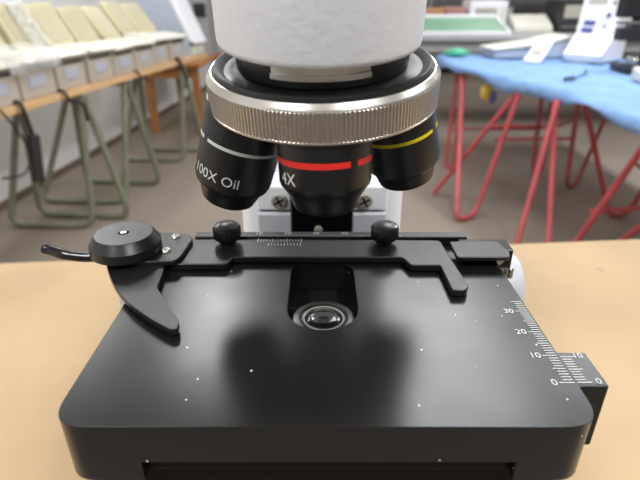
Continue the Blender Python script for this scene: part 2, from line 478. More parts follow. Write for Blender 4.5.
# clamp plate, cap, lever, claw on the left
ZP = ZH1+.0018
pts = [hp(x, y, ZP) for x, y in ((108,238),(128,231),(187,233),(193,238),(181,256),(174,261),(130,262),(106,256))]
bm = nb(); prism(bm, rounded_poly(pts, .0015)[::-1], ZH1+.00005, ZP)
obj('clamp_plate', bm, M['bar_black'], holder, bevel=.0004)
for x, y in ((176,237),(166,251)):
    v = on_z(x, y, ZP)
    T = Matrix.Translation((v.x, v.y, ZP))
    bm = nb(); lathe(bm, [(0,-.0005),(.0017,-.0005),(.0017,.0003),(.0013,.0007),(.0004,.0007),(.0004,.0003),(0,.0003)], 20, T)
    for k in range(2): box(bm, -.0009, .0009, -.00018, .00018, .0004, .00078, T @ Matrix.Rotation(k*PI/2+.3, 4, 'Z'), 1)
    obj('clamp_screw', bm, [M['steel'], M['slot']], holder, label='tiny bright steel screw')
v = on_z(125, 240, ZP+.004)
T = Matrix.Translation((v.x, v.y, ZP))
bm = nb(); lathe(bm, [(0,.0001),(.0112,.0001),(.0117,.0005),(.0117,.0036),(.0115,.0039),(.0097,.0066),(.0094,.0068),(.0019,.0068),(.0016,.0062),(0,.0062)], 64, T)
capo = obj('pivot_cap', bm, M['bar_black'], holder, smooth=22)
bm = nb(); lathe(bm, [(0,.0060),(.0012,.0060),(.0011,.0070),(0,.0071)], 20, T)
obj('pivot_pin', bm, M['steel'], capo, label='small bright centre pin')
zl = ZP-.001
lp = [Vector((*hp(x, y, zl), zl+dz)) for x, y, dz in ((112,258,0),(98,257,0),(82,257,.0),(66,256,.0004),(52,253,.0010),(43,252,.0016))]
bm = nb(); tube(bm, spline(lp, 6), [.0016]*6+[.0017]*12+[.0019]*10+[.0018,.0014,.0006], 12)
obj('clamp_lever', bm, M['gloss_black'], holder)
zc1 = ZS+.0030
claw = [(104,256),(165,262),(163,272),(157,287),(166,302),(179,321),(178,328),(171,330),(150,319),(128,303),(116,289),(109,275)]
pts = [hp(x, y, zc1) for x, y in claw]
bm = nb(); prism(bm, rounded_poly(pts, [.001,.001,.002,.0012,.01,.0006,.0006,.0008,.01,.01,.01,.01])[::-1], ZS+.0010, zc1)
obj('clamp_claw', bm, M['bar_black'], holder, bevel=.0004, label='curved pointed black clamp finger')
# thumbscrews
for px in (228, 384):
    v = on_z(px, 243, ZH1); T = Matrix.Translation((v.x, v.y, ZH1))
    bm = nb()
    lathe(bm, [(0,-.0003),(.0029,-.0003),(.0029,.0014),(.0042,.0018),(.0049,.0026),(.0050,.0060),(.0044,.0071),(.0030,.0078),(0,.0081)], 72, T,
          rfun=lambda k, i, r: r*(.955 if (3 <= k <= 5 and i % 3 == 0) else 1))
    obj('thumbscrew', bm, M['rubber'], holder, smooth=30, label='small black knurled thumbscrew')
# vernier marks on the holder bar
bm = nb(); zv = ZH1+.00012
for k in range(16):
    v0 = on_z(257.5+k*2.9, 241, zv); tick(bm, v0.x, v0.x+.00032, v0.y+.0006, .0017 if k % 5 else .0030, zv)
for k in range(11):
    v0 = on_z(268+k*3.2, 244, zv); tick(bm, v0.x, v0.x+.0003, v0.y-.0003, .0014 if k % 5 else .0022, zv)
obj('holder_scale', bm, M['white_ink'], holder, smooth=None, label='white vernier ticks on the holder bar')
# guide rail behind the bar with the long scale
gy0 = on_z(320, 238.2, ZH1).y
gr0 = on_z(397, 247, ZH1); 
bm = nb(); box(bm, -.046, on_z(468,239,ZS+.003).x, gy0-.0004, gy0+.0042, ZS+.0002, ZS+.0036)
rail = obj('guide_rail', bm, M['satin_black'], scope, bevel=.0005)
bm = nb(); zr = ZS+.00372
for px, s in ((258,'10'),(287,'20'),(316,'30'),(345,'40')):
    v = on_z(px, 237, zr); text_bm(bm, s, .0028, lambda u, w, v=v: Vector((v.x+u, gy0+.0022+w, zr)))
for k in range(60):
    v = on_z(258, 237, zr); x = v.x-.010+k*.00105
    tick(bm, x, x+.0003, gy0+.0002, .0006, zr)
obj('rail_scale', bm, M['white_ink'], rail, smooth=None, label='white numbered scale 10 to 40 along the rail')
# right end of the cross slide: cover plate, carriage block, rack, screw
pts = [hp(x, y, ZS+.0045) for x, y in ((449,241),(497,241),(510,252),(510,257),(457,257))]
bm = nb(); prism(bm, rounded_poly(pts, .001)[::-1], ZS+.0029, ZS+.0045)
cov = obj('slide_cover', bm, M['satin_black'], rail, bevel=.0005)
v = on_z(503, 262, ZS-.001)
bm = nb(); box(bm, v.x-.014, v.x+.0035, v.y+.001, v.y+.010, ZS-.0065, ZS+.0031)
obj('slide_block', bm, M['gloss_black'], rail, bevel=.0004)
T = Matrix.Translation((v.x-.001, v.y+.0009, ZS-.0008)) @ Matrix.Rotation(PI/2, 4, 'X')
bm = nb(); lathe(bm, [(0,-.0006),(.0015,-.0006),(.0015,.0004),(.0011,.0008),(.0003,.0008),(0,.0004)], 20, T)
obj('slide_screw', bm, M['steel'], rail, label='bright steel screw at the right end')
bm = nb()
for k in range(6):
    box(bm, v.x-.004+k*.0014, v.x-.0034+k*.0014, v.y-.0006, v.y+.0011, ZS-.0075, ZS-.0040)
box(bm, v.x-.005, v.x+.0045, v.y+.0004, v.y+.0011, ZS-.0078, ZS-.0038)
obj('rack', bm, M['steel'], rail, label='steel toothed rack')

# revolving nosepiece, tilted towards the pillar
TILT = math.radians(10)
NX, NY, NZ = .0010, .1475, CAMZ-.0268
ROLL = math.radians(-1.5)
MN = Matrix.Translation((NX, NY, NZ)) @ Matrix.Rotation(ROLL, 4, 'Y') @ Matrix.Rotation(TILT, 4, 'X')
bm = nb()
lathe(bm, [(0,-.0006),(.027,-.0006),(.0295,.0004),(.0301,.0070),(.0304,.0100),(.0298,.0113),(.0286,.0112),(.0272,.0100),(.0245,.0100),(.0225,.0112),(.0185,.0118),(0,.0118)], 96, MN)
nose = obj('nosepiece', bm, M['satin_black'], scope, label='black revolving nosepiece disc')
NT = 190
bm = nb()
lathe(bm, [(.0296,.0001),(.0317,.0001),(.0322,.0005),(.0322,.0009),(.0323,.0010),(.0323,.0083),(.0322,.0084),(.0321,.0087),(.0318,.0091),(.0310,.0102),(.0305,.0102),(.0303,.0090)], NT*4, MN,
      rfun=lambda k, i, r: r-(.00045 if (4 <= k <= 5 and i % 4 in (2, 3)) else 0))
obj('knurled_ring', bm, M['knurl'], nose, smooth=25, label='silver knurled grip ring')
bm = nb(); lathe(bm, [(0,.0110),(.0236,.0110),(.0236,.0175),(0,.0175)], 72, MN)
obj('bearing_collar', bm, M['satin_black'], nose)
bm = nb(); a0_, a1_ = math.radians(-121), math.radians(-62)
prism(bm, arc(0,0,.0241,a0_,a1_,24)+arc(0,0,.0225,a1_,a0_,24), .0142, .0172, MN)
prism(bm, arc(0,0,.0247,a0_,a1_,24)+arc(0,0,.0225,a1_,a0_,24), .0130, .0143, MN)
obj('bearing_guide', bm, M['chrome'], nose, smooth=25, label='bright metal guide piece under the head tube')
# head tube
bm = nb()
lathe(bm, [(0,.0165),(.0266,.0165),(.0271,.0170),(.0273,.0180),(.0273,.040),(.0272,.062),(.0272,.085),(0,.085)], 96, MN @ Matrix.Translation((-.0012,0,0)) @ Matrix.Rotation(-ROLL, 4, 'Y'))
obj('head_tube', bm, M['scope_white'], scope, smooth=50, label='white textured head tube above the nosepiece')

def objective(phi, prof, bands, text, tsize, tphi, tz, bandmat, label, alpha=math.radians(13), RR=.0198):
    MO = MN @ Matrix.Rotation(phi, 4, 'Z') @ Matrix.Translation((RR, 0, 0)) @ Matrix.Rotation(-alpha, 4, 'Y') @ Matrix.Rotation(-phi, 4, 'Z')
    bm = nb(); lathe(bm, prof, 80, MO)
    o = obj('objective', bm, M['satin_black'], scope, smooth=28, label=label)
    def rad(z):
        for (r0,z0),(r1,z1) in zip(prof[:-1], prof[1:]):
            if min(z0,z1) <= z <= max(z0,z1) and abs(z1-z0) > 1e-9: return r0+(r1-r0)*(z-z0)/(z1-z0)
        return prof[1][0]
    bm = nb()
    for z0, z1, a0, a1 in bands:
        n = max(8, int((a1-a0)/.06)); g = []
        for k in range(n+1):
            a = a0+(a1-a0)*k/n
            g.append([bm.verts.new(MO @ Vector(((rad(z)+.00008)*math.cos(a), (rad(z)+.00008)*math.sin(a), z))) for z in (z0, z1)])
        for k in range(n): bm.faces.new((g[k][0], g[k+1][0], g[k+1][1], g[k][1]))
    obj('colour_band', bm, bandmat, o, label='printed colour ring')
    if text:
        bm = nb()
        def f(u, v):
            z = tz+v; r = rad(z)+.00008; a = tphi+u/r
            return MO @ Vector((r*math.cos(a), r*math.sin(a), z))
        text_bm(bm, text, tsize, f)
        obj('lettering', bm, M['white_ink'], o, smooth=None, label='white engraved lettering')
    return o
deg = math.radians
# 4X, front
prof = [(0,0.0004),(.0110,.0004),(.0127,-.0006),(.0127,-.0034),(.0125,-.0036),(.0124,-.0142),(.0121,-.0152),(.0113,-.0163),(.0098,-.0186),(.0090,-.0212),(.0084,-.0222),(.0076,-.0227),(.0050,-.0227),(.0045,-.0220),(0,-.0220)]
objective(deg(-90), prof, [(-.0086,-.0070,deg(-200),deg(-60)),(-.0086,-.0070,deg(-50),deg(20))], '4X', .0046, deg(-140), -.0121, M['red_ink'], 'front objective with the red ring, marked 4X', deg(12), .0186)
# 100X oil, left
prof = [(0,.0004),(.0100,.0004),(.0124,-.0004),(.0124,-.0050),(.0121,-.0052),(.0117,-.0230),(.0112,-.0246),(.0102,-.0256),(.0098,-.0262),(.0082,-.0306),(.0072,-.0313),(.0036,-.0313),(.0034,-.0307),(0,-.0307)]
objective(deg(189), prof, [(-.0108,-.0098,deg(-138),deg(20)),(-.0108,-.0098,deg(-180),deg(-148)),(-.0108,-.0098,deg(40),deg(160))], '100X Oil', .0044, deg(-117), -.0200, M['white_ink'], 'left objective with the white ring, marked 100X Oil', deg(19), .0210)
# 10X, right
prof = [(0,.0004),(.0100,.0004),(.0121,-.0004),(.0121,-.0050),(.0118,-.0052),(.0115,-.0200),(.0112,-.0215),(.0102,-.0226),(.0098,-.0230),(.0086,-.0275),(.0076,-.0282),(.0040,-.0282),(.0038,-.0276),(0,-.0276)]
objective(deg(3), prof, [(-.0108,-.0097,deg(-150),deg(-38)),(-.0108,-.0097,deg(-26),deg(180))], None, .005, 0, -.016, M['yellow_ink'], 'right objective with the yellow ring')
# fourth objective at the back
prof = [(0,.0004),(.0100,.0004),(.0118,-.0004),(.0116,-.0180),(.0104,-.0200),(.0080,-.0270),(.0040,-.0280),(0,-.0280)]
objective(deg(90), prof, [(-.0108,-.0098,deg(0),deg(300))], None, .005, 0, -.016, M['bluebag'], 'rear objective with a blue ring')

# ------------------------------------------------------------------ left table with its machines
TH = .75
E0 = Vector((-1.30, 2.06, 0)); ED = Vector((.163, .987, 0)).normalized(); EN = Vector((-ED.y, ED.x, 0))   # EN points to the wall
def tl(s, n, z): return E0+ED*s+EN*n+Vector((0, 0, z))
TA = -math.atan2(ED.x, ED.y)           # rotation of the table about Z
t = thing('long_table', 'long wooden plank table on grey-green tube trestles along the left wall', 'table', tl(.9, .25, 0))
S0, S1, TD = -.75, 2.32, .44
bm = nb(); q = [tl(S0,0,0), tl(S1,0,0), tl(S1,TD,0), tl(S0,TD,0)]
prism(bm, [(v.x,v.y) for v in q], TH-.034, TH)
obj('tabletop', bm, M['wood'], t, bevel=.003)
def trestle(s, label, d1=.09, d2=.06, n2=-.10, far=.0):
    o = thing('trestle', label, 'trestle', tl(s, .25, 0), 'grey-green tube trestles under the left table')
    zt_ = TH-.055; r = .0175
    f1 = [tl(s+.01, .035, zt_), tl(s-d1, .04, r), tl(s-d1-.07, TD+.06+far, r), tl(s-.02, TD-.07, zt_)]
    f2 = [tl(s+.045, .035, zt_), tl(s+d2, n2, r), tl(s+d2-.05, TD+far, r), tl(s+.02, TD-.05, zt_)]
    for f in (f1, f2):
        bm = nb(); tube(bm, round_path(f, .085), r, 12); obj('leg_frame', bm, M['olive'], o)
    bm = nb(); tube(bm, [tl(s+.015, .03, zt_+.003), tl(s+.0, TD-.03, zt_+.003)], .0165, 10); obj('top_bar', bm, M['olive'], o)
    return o
trestle(.57, 'grey-green tube trestle with its feet seen just above the microscope clamp lever')
trestle(1.02, 'middle grey-green tube trestle under the plank table, its loop toward the wall', .18, .18, -.02, .06)
trestle(1.85, 'farthest grey-green tube trestle under the plank table, by the wooden desk', .12, .16, -.03)

# cream desktop machines: built once in local axes (x along the table, y towards the wall)
def machine(label):
    o = thing('office_machine', label, 'office machine', (0, 0, 0), 'cream office machines in a row on the left table')
    w = .116
    sw = Matrix(((0,0,1,0),(1,0,0,0),(0,1,0,0),(0,0,0,1)))
    bm = nb(); prism(bm, [(.030,0),(.40,0),(.40,.17),(.22,.16),(.030,.142)], -w, w, sw)
    obj('body', bm, M['beige'], o, bevel=.008)
    bm = nb(); prism(bm, [(-.004,.150),(.006,.166),(.17,.190),(.225,.186),(.225,.165),(.19,.161),(.03,.144)], -w-.006, w+.003, sw)
    obj('top_cover', bm, M['cream2'], o, bevel=.007, segs=3)
    T = Matrix.Translation((0, .215, .180)) @ Matrix.Rotation(deg(-30), 4, 'X') @ Matrix.Rotation(PI/2, 4, 'X')
    bm = nb(); prism(bm, rrect(-.108, .108, 0, .235, .030), -.050, 0, T)
    l = obj('raised_lid', bm, M['cream'], o, bevel=.012, segs=3)
    bm = nb(); prism(bm, rrect(-.080, .080, .025, .205, .016), -.002, .004, T)
    obj('lid_panel', bm, M['lid_panel'], l, bevel=.001)
    bm = nb(); box(bm, -.06, .045, .0255, .0305, .050, .098)
    obj('label_plate', bm, M['label'], o, bevel=.001)
    bm = nb(); box(bm, -.100, .100, .0262, .0307, .118, .130)
    obj('slot', bm, M['slot'], o)
    return o
mlabels = ['cream office machine cut by the left photo edge, nearest on the plank table',
 'second cream office machine from the left photo edge, with raised lid',
 'cream office machine under the crumpled clear plastic film',
 'fourth cream office machine from the left photo edge, just past the film',
 'fifth cream office machine in the row, middle of the plank table',
 'sixth cream office machine in the row from the left photo edge',
 'seventh cream office machine in the row, next to the last',
 'last cream office machine in the row, beside the blue-grey cabinet']
ms = [.03, .285, .535, .785, 1.03, 1.28, 1.53, 1.78]
mrot = TA+PI/2
rs_ = random.Random(5)
proto = machine(mlabels[0])
for i, s in enumerate(ms):
    p = tl(s, -.015+random.uniform(-.008,.012), TH+.0005)
    rz = mrot+random.uniform(-.03,.03)
    if i == 0: proto.location = p; proto.rotation_euler = (0,0,rz); o = proto
    else: o = dup(proto, p, rz, mlabels[i], (1, 1, rs_.uniform(.93,1.06)))
    if i:
        for ch in o.children:
            if ch.name.startswith('raised_lid'): ch.rotation_euler = (deg(rs_.uniform(-9,7)), deg(rs_.uniform(-3,3)), deg(rs_.uniform(-5,5)))
            if ch.name.startswith('top_cover'): ch.rotation_euler = (deg(rs_.uniform(-1.5,1)), deg(rs_.uniform(-1.5,1.5)), deg(rs_.uniform(-3,3)))
# crumpled film over the third machine's lid
bm = nb(); nx_, ny_ = 14, 18; g = []
for j in range(ny_+1):
    row = []
    for i in range(nx_+1):
        s = ms[2]-.02+.13*i/nx_; tt = j/ny_
        n_ = .205+.13*tt-.02; z_ = TH+.19+.215*tt
        n_ += random.uniform(-.012,.012)-.02; z_ += random.uniform(-.01,.01)
        row.append(bm.verts.new(tl(s+random.uniform(-.004,.004), n_, z_)))
    g.append(row)
for j in range(ny_):
    for i in range(nx_): bm.faces.new((g[j][i], g[j][i+1], g[j+1][i+1], g[j+1][i]))
o = obj('plastic_film', bm, M['film'], None, smooth=20)
sd = o.modifiers.new('solid', 'SOLIDIFY'); sd.thickness = .0006
tag(o, 'crumpled clear plastic film draped over a cream machine lid', 'plastic film')
bm = nb(); g = []
fz = [(-.035,.125),(-.032,.160),(-.012,.200),(.04,.212),(.10,.218),(.16,.222)]
for (n_, z_) in fz:
    g.append([bm.verts.new(tl(.06+.34*i/24+random.uniform(-.003,.003), n_+random.uniform(-.006,.004)-.006*math.sin(i*1.3), TH+z_+random.uniform(-.002,.006))) for i in range(25)])
for j in range(len(fz)-1):
    for i in range(24): bm.faces.new((g[j][i], g[j][i+1], g[j+1][i+1], g[j+1][i]))
o = obj('plastic_film', bm, M['film'], None, smooth=20)
sd = o.modifiers.new('solid', 'SOLIDIFY'); sd.thickness = .0006
tag(o, 'flat clear plastic film lying over the front covers of the nearest cream machines', 'plastic film')
# hanging cords on the table edge
def cord(name, label, pts, r, cat='cable', plug=None):
    o = thing(name, label, cat, pts[0]) if plug else None
    bm = nb(); tube(bm, spline(pts, 8), r, 8)
    if not plug:
        return tag(obj(name, bm, M['slot']), label, cat)
    obj('cord', bm, M['slot'], o)
    bm = nb(); tube(bm, [plug[0], plug[1]], plug[2], 10); obj('plug', bm, M['slot'], o, bevel=.004)
    return o
cord('hanging_cable', 'black cable with a thick plug hanging off the plank table at left', [tl(.10,.022,TH+.0098), tl(.10,-.014,TH+.006), tl(.105,-.025,TH-.08), tl(.12,-.02,TH-.15)], .009,
     plug=(tl(.12,-.02,TH-.13), tl(.07,-.03,TH-.33), .027))
cord('looped_cable', 'thin black cable looping below the plank table at the left photo edge', [tl(-.02,.02,TH+.006), tl(-.02,-.012,TH+.004), tl(.03,-.03,TH-.10), tl(.06,-.03,TH-.20), tl(.0,-.03,TH-.27), tl(-.12,-.03,TH-.25)], .005)
cord('short_cable', 'short black cable dangling over the plank edge above the second trestle', [tl(.40,.018,TH+.009), tl(.40,-.014,TH+.006), tl(.42,-.022,TH-.04), tl(.50,-.03,TH-.07), tl(.52,-.025,TH-.16)], .008)
cord('thin_cable', 'thin black cable on the plank edge near the far machines', [tl(1.12,.02,TH+.007), tl(1.12,-.012,TH+.006), tl(1.15,-.02,TH-.04), tl(1.20,-.02,TH-.03), tl(1.22,-.018,TH-.07)], .006)
cord('far_cable', 'black cable hanging at the far end of the plank table', [tl(1.72,.012,TH+.0125), tl(1.72,-.018,TH+.006), tl(1.74,-.026,TH-.06), tl(1.80,-.02,TH-.12), tl(1.78,-.02,TH-.20)], .012)

# blue-grey cabinet with white slanted flank at the table end
t = thing('lab_cabinet', 'blue-grey desktop cabinet with white slanted front at far end of the plank table', 'cabinet', tl(2.12, .16, TH))
def tlM(s, n, z): return Matrix.Translation(tl(s, n, z)) @ Matrix.Rotation(mrot, 4, 'Z')
sw = Matrix(((0,0,1,0),(1,0,0,0),(0,1,0,0),(0,0,0,1)))
bm = nb(); prism(bm, [(.03,.001),(.40,.001),(.40,.55),(.22,.55),(.03,.10)], -.12, .12, tlM(2.16, 0, TH) @ sw); obj('body', bm, M['bluegrey'], t, bevel=.006)
bm = nb(); prism(bm, [(.029,.103),(.219,.553),(.185,.560),(-.02,.085)], -.125, .125, tlM(2.16, 0, TH) @ sw); obj('slanted_front', bm, M['white'], t, bevel=.006)
bm = nb(); box(bm, -.10, .10, -.0, .029, .004, .07, tlM(2.16, 0, TH)); obj('front_tray', bm, M['cream2'], t, bevel=.006)

# wooden desk beyond the plank table
def table(name, label, x0, x1, y0, y1, h, th, leg, mt, ml):
    t = thing(name, label, 'table', ((x0+x1)/2, (y0+y1)/2, 0))
    bm = nb(); box(bm, x0, x1, y0, y1, h-th, h); obj('tabletop', bm, mt, t, bevel=.004)
    for x, y in ((x0+leg,y0+leg),(x1-leg,y0+leg),(x1-leg,y1-leg),(x0+leg,y1-leg)):
        bm = nb(); box(bm, x-leg/2, x+leg/2, y-leg/2, y+leg/2, 0, h-th-.0002); obj('leg', bm, ml, t, bevel=.003)
    bm = nb(); box(bm, x0+leg*1.5, x1-leg*1.5, y0+leg*.7, y0+leg*1.2, h-th-.09, h-th-.0002); obj('apron', bm, ml, t, bevel=.002)
    return t
table('wooden_desk', 'orange-brown wooden desk standing beyond the plank table', -1.60, -1.06, 4.62, 5.75, .62, .03, .06, M['dark_wood'], M['dark_wood'])
def simple_box(name, label, cat, x0, x1, y0, y1, z, h, m, m2, group=None, seam=True):
    t = thing(name, label, cat, ((x0+x1)/2, (y0+y1)/2, z), group)
    bm = nb(); box(bm, x0, x1, y0, y1, z+.0005, z+h); obj('body', bm, m, t, bevel=.004)
    bm = nb(); box(bm, x0-.004, x1+.004, y0-.004, y1+.004, z+h-.03, z+h+.004); obj('lid', bm, m2, t, bevel=.003)
    return t
simple_box('cardboard_box', 'orange-brown cardboard box standing at the front of the wooden desk', 'box', -1.48, -1.21, 4.70, 4.98, .62, .31, M['card'], M['card'])
simple_box('white_case', 'small white case right behind the cardboard box on the wooden desk', 'case', -1.42, -1.22, 5.05, 5.2, .62, .42, M['white'], M['cream2'])
t = thing('equipment_rack', 'grey metal rack with a black window, behind the cardboard box on the wooden desk', 'rack', (-1.38, 5.45, .62))
bm = nb(); box(bm, -1.59, -1.08, 5.28, 5.70, .6205, 1.30); mb = obj('body', bm, M['grey_metal'], t, bevel=.006)
for x in (-1.58, -1.40):
    bm = nb(); box(bm, x, x+.17, 5.262, 5.2799, .66, 1.27); d_ = obj('door', bm, M['grey_metal'], t, bevel=.004)
    bm = nb(); box(bm, x+.14, x+.155, 5.245, 5.2621, .92, 1.02); obj('handle', bm, M['dark_metal'], d_, bevel=.003)
bm = nb(); box(bm, -1.21, -1.10, 5.270, 5.2805, .98, 1.10); obj('window', bm, M['slot'], t, label='black window')

# ------------------------------------------------------------------ right table with blue cloth
def rx(d):                                      # front edge of the table, it bends where two tops meet
    if d < 2.5: return 1.20
    if d < 3.4: return 1.20-.30*(d-2.5)/.9
    return .90
t = thing('cloth_table', 'trestle table under the blue cloth at the right', 'table', (1.6, 2.6, 0))
bm = nb(); prism(bm, [(1.2,1.25),(2.15,1.25),(2.15,4.02),(.90,4.02),(.90,3.4),(1.20,2.5)], TH-.028, TH); obj('tabletop', bm, M['wood'], t, bevel=.003)
bm = nb(); ND, NW = 90, 30; g = []
for j in range(ND+1):
    d_ = 1.22+(4.06-1.22)*j/ND; row = []
    hem = .045+.022*math.sin(d_*5.1)+.012*math.sin(d_*13+1)
    out = .012+.006*math.sin(d_*9)+.018*max(0, math.sin(d_*2.2-3.6))
    e = rx(d_)
    prof = [(e-out-.004, TH-hem), (e-out, TH-hem*.5), (e-.006, TH+.001), (e+.006, TH+.0045)]
    for k in range(NW+1):
        q = k/NW; x = e+.02+(2.13-e-.02)*q
        prof.append((x, TH+.0045+.0045*(math.sin(x*17+d_*6)*math.sin(d_*11-x*4)+1)*(1 if q > .05 else .5)))
    for (x, z) in prof: row.append(bm.verts.new((x, d_, z)))
    g.append(row)
for j in range(ND):
    for i in range(len(g[0])-1): bm.faces.new((g[j][i], g[j][i+1], g[j+1][i+1], g[j+1][i]))
o = obj('tablecloth', bm, M['blue'], smooth=80)
sd = o.modifiers.new('solid', 'SOLIDIFY'); sd.thickness = .002; sd.offset = 1
tag(o, 'rumpled light blue cloth covering the right-hand table', 'tablecloth')
# red trestles
r = .014
def tubes(root, name, paths, rad=r, rnd=.06):
    for pth in paths:
        bm = nb(); tube(bm, round_path(pth, rnd), rad, 12); obj(name, bm, M['red'], root)
TZ = TH-.029-r
t = thing('red_trestle', 'far red tube trestle under the blue cloth, with hairpin legs', 'trestle', (1.3, 2.9, 0), 'red trestles')
tubes(t, 'hairpin_leg', rnd=.09, paths=[[(.93,3.40,TZ),(.775,2.60,r),(.905,2.69,r),(1.09,2.80,TZ)],
                         [(1.60,3.16,TZ),(1.62,3.17,.4),(1.65,3.17,r),(1.73,3.2,r),(1.86,3.2,TZ)]])
tubes(t, 'leg', [[(1.10,2.83,TZ),(.74,3.05,r)]])
tubes(t, 'crossbar', [[(.96,2.84,.50),(1.35,2.86,.49),(1.62,3.15,.48)],[(1.04,2.93,.40),(1.53,2.95,.40),(1.60,3.15,.40)]], .009)
t = thing('red_trestle', 'near red tube trestle under the blue cloth, behind the bench corner', 'trestle', (1.4, 2.3, 0), 'red trestles')
tubes(t, 'hairpin_leg', [[(1.155,2.50,TZ),(1.088,2.10,r),(1.130,2.07,r),(1.25,1.86,TZ)],
                         [(1.33,2.58,TZ),(1.69,2.69,r),(1.79,2.69,r),(1.95,2.6,TZ)]])
tubes(t, 'leg', [[(1.150,2.47,TZ),(.935,2.14,r)], [(1.75,1.9,TZ),(1.40,2.20,r)]])
tubes(t, 'crossbar', [[(1.17,2.0,.33),(1.62,2.06,.33),(1.75,2.66,.33)]], .009)
t = thing('red_trestle', 'farthest red tube trestle under the blue cloth, left end of the table', 'trestle', (1.2, 3.8, 0), 'red trestles')
tubes(t, 'hairpin_leg', [[(1.0,3.80,TZ),(.94,3.62,r),(.99,3.58,r),(1.04,3.76,TZ)],[(1.6,3.72,TZ),(1.55,3.5,r),(1.6,3.46,r),(1.66,3.66,TZ)]])
tubes(t, 'crossbar', [[(.94,3.6,.30),(1.6,3.6,.30)]], .009)

CZ = TH+.0165
# white bench analyser
def xM(x, y, z, rz=0): return Matrix.Translation((x, y, z)) @ Matrix.Rotation(rz, 4, 'Z')
t = thing('lab_analyser', 'white wedge-shaped lab instrument with blue labels on the blue cloth', 'lab instrument', (1.80, 3.72, CZ))
A0 = xM(1.84, 3.60, CZ+.0025, deg(-48))
side = Matrix(((0,0,1,0),(1,0,0,0),(0,1,0,0),(0,0,0,1)))
bm = nb(); prism(bm, [(-.14,.0),(.22,.0),(.24,.46),(.10,.50),(.02,.44),(-.03,.16),(-.16,.05)], -.125, .125, A0 @ side); ab = obj('housing', bm, M['white'], t, bevel=.010, segs=3)
fm = A0 @ Matrix.Translation((0, -.03, .16)) @ Matrix.Rotation(math.atan2(.05,.28), 4, 'X') @ Matrix.Rotation(0, 4, 'Z')
fm = A0 @ Matrix.Translation((0, -.0312, .16)) @ Matrix.Rotation(-math.atan2(.05,.28), 4, 'X')
bm = nb(); box(bm, -.085, -.01, -.003, .004, .06, .092, fm); obj('blue_label', bm, M['navy'], ab)
bm = nb(); box(bm, -.09, -.015, -.003, .004, .015, .045, fm); obj('blue_label', bm, M['navy'], ab)
bm = nb(); box(bm, -.09, .03, -.003, .004, .19, .25, fm); obj('display', bm, M['lid_grey'], ab)
for k, (x, z, rr) in enumerate(((.06,.125,.016),(.075,.20,.010),(.05,.06,.008))):
    bm = nb(); lathe(bm, [(0,0),(rr,0),(rr*.9,.012),(0,.013)], 20, fm @ Matrix.Translation((x,0,z)) @ Matrix.Rotation(PI/2,4,'X')); obj('knob', bm, M['navy'] if k == 0 else M['slot'], ab)
bm = nb(); box(bm, .1245, .150, .10, .16, .40, .45, A0); obj('side_handle', bm, M['slot'], ab, bevel=.004)
bm = nb(); box(bm, .1245, .145, .12, .20, .20, .225, A0); obj('side_latch', bm, M['slot'], ab, bevel=.004)
bm = nb(); prism(bm, rrect(-.09,.05,-.135,-.06,.01), .0555, .060, A0 @ Matrix.Translation((0,0,.035)) @ Matrix.Rotation(deg(38),4,'X')); obj('keypad', bm, M['label'], ab)
# curved white tray left of the analyser
t = thing('white_tray', 'curved white tray leaning beside the white wedge-shaped instrument', 'tray', (1.50, 3.62, CZ))
bm = nb(); T = xM(1.46, 3.56, CZ+.001, deg(-40))
pr_ = [(-.10,0),(-.05,.015),(.02,.055),(.09,.105),(.13,.115)]
prism(bm, pr_+[(x+.004,z+.022) for x, z in pr_[::-1]], -.055, .055, T @ side @ Matrix.Identity(4)); tr = obj('shell', bm, M['white'], t, bevel=.004)
bm = nb(); prism(bm, [(-.04,.046),(.02,.083),(.018,.088),(-.042,.051)], -.035, .035, T @ side); obj('inset', bm, M['lid_grey'], tr)
# low domed grey cover
t = thing('machine_cover', 'low cream-topped grey machine cover lying on the blue cloth', 'machine cover', (1.42, 3.85, CZ))
T = xM(1.52, 3.87, CZ+.001, deg(4))
bm = nb(); prism(bm, [(-.30,0),(.20,0),(.24,.10),(.20,.125),(.05,.085),(-.30,.05)], -.12, .13, T @ Matrix.Rotation(PI/2,4,'X')); obj('body', bm, M['bluegrey'], t, bevel=.012, segs=3)
bm = nb(); prism(bm, [(-.32,.052),(.05,.087),(.20,.127),(.24,.102),(.25,.118),(.20,.150),(.03,.108),(-.33,.066)], -.13, .14, T @ Matrix.Rotation(PI/2,4,'X')); obj('top_shell', bm, M['cream2'], t, bevel=.006)
# teal cloth lump at the near left corner of far end
bm = nb(); n_ = 18
for i in range(n_):
    pass
bmesh.ops.create_icosphere(bm, subdivisions=3, radius=1)
for v in bm.verts:
    k = 1+.18*math.sin(v.co.x*5+v.co.y*7)+.1*math.sin(v.co.y*11)
    v.co = Vector((1.00+v.co.x*.085*k, 3.90+v.co.y*.06*k, CZ+.024+max(-.0235, v.co.z*.026*k)))
tag(obj('folded_cloth', bm, M['teal'], smooth=180), 'crumpled teal cloth at the far left corner of the blue table', 'cloth')
# yellow and blue bag hanging under cloth
t = thing('hanging_bag', 'small yellow and blue plastic bag hanging below the blue cloth edge', 'bag', (1.06, 3.15, .6))
bm = nb(); bmesh.ops.create_icosphere(bm, subdivisions=3, radius=1)
for v in bm.verts: v.co = Vector((1.035+v.co.x*.035, 3.2+v.co.y*.03, .625+v.co.z*.05*(1+.2*math.sin(v.co.x*6))))
obj('bag', bm, M['yellow'], t, smooth=180)
bm = nb(); bmesh.ops.create_icosphere(bm, subdivisions=2, radius=1)
for v in bm.verts: v.co = Vector((1.075+v.co.x*.02, 3.18+v.co.y*.025, .60+v.co.z*.04))
obj('bag', bm, M['bluebag'], t, smooth=180)
bm = nb(); tube(bm, [(1.035,3.2,.66),(1.08,3.2,TH-.030)], .004, 6); obj('strap', bm, M['yellow'], t)
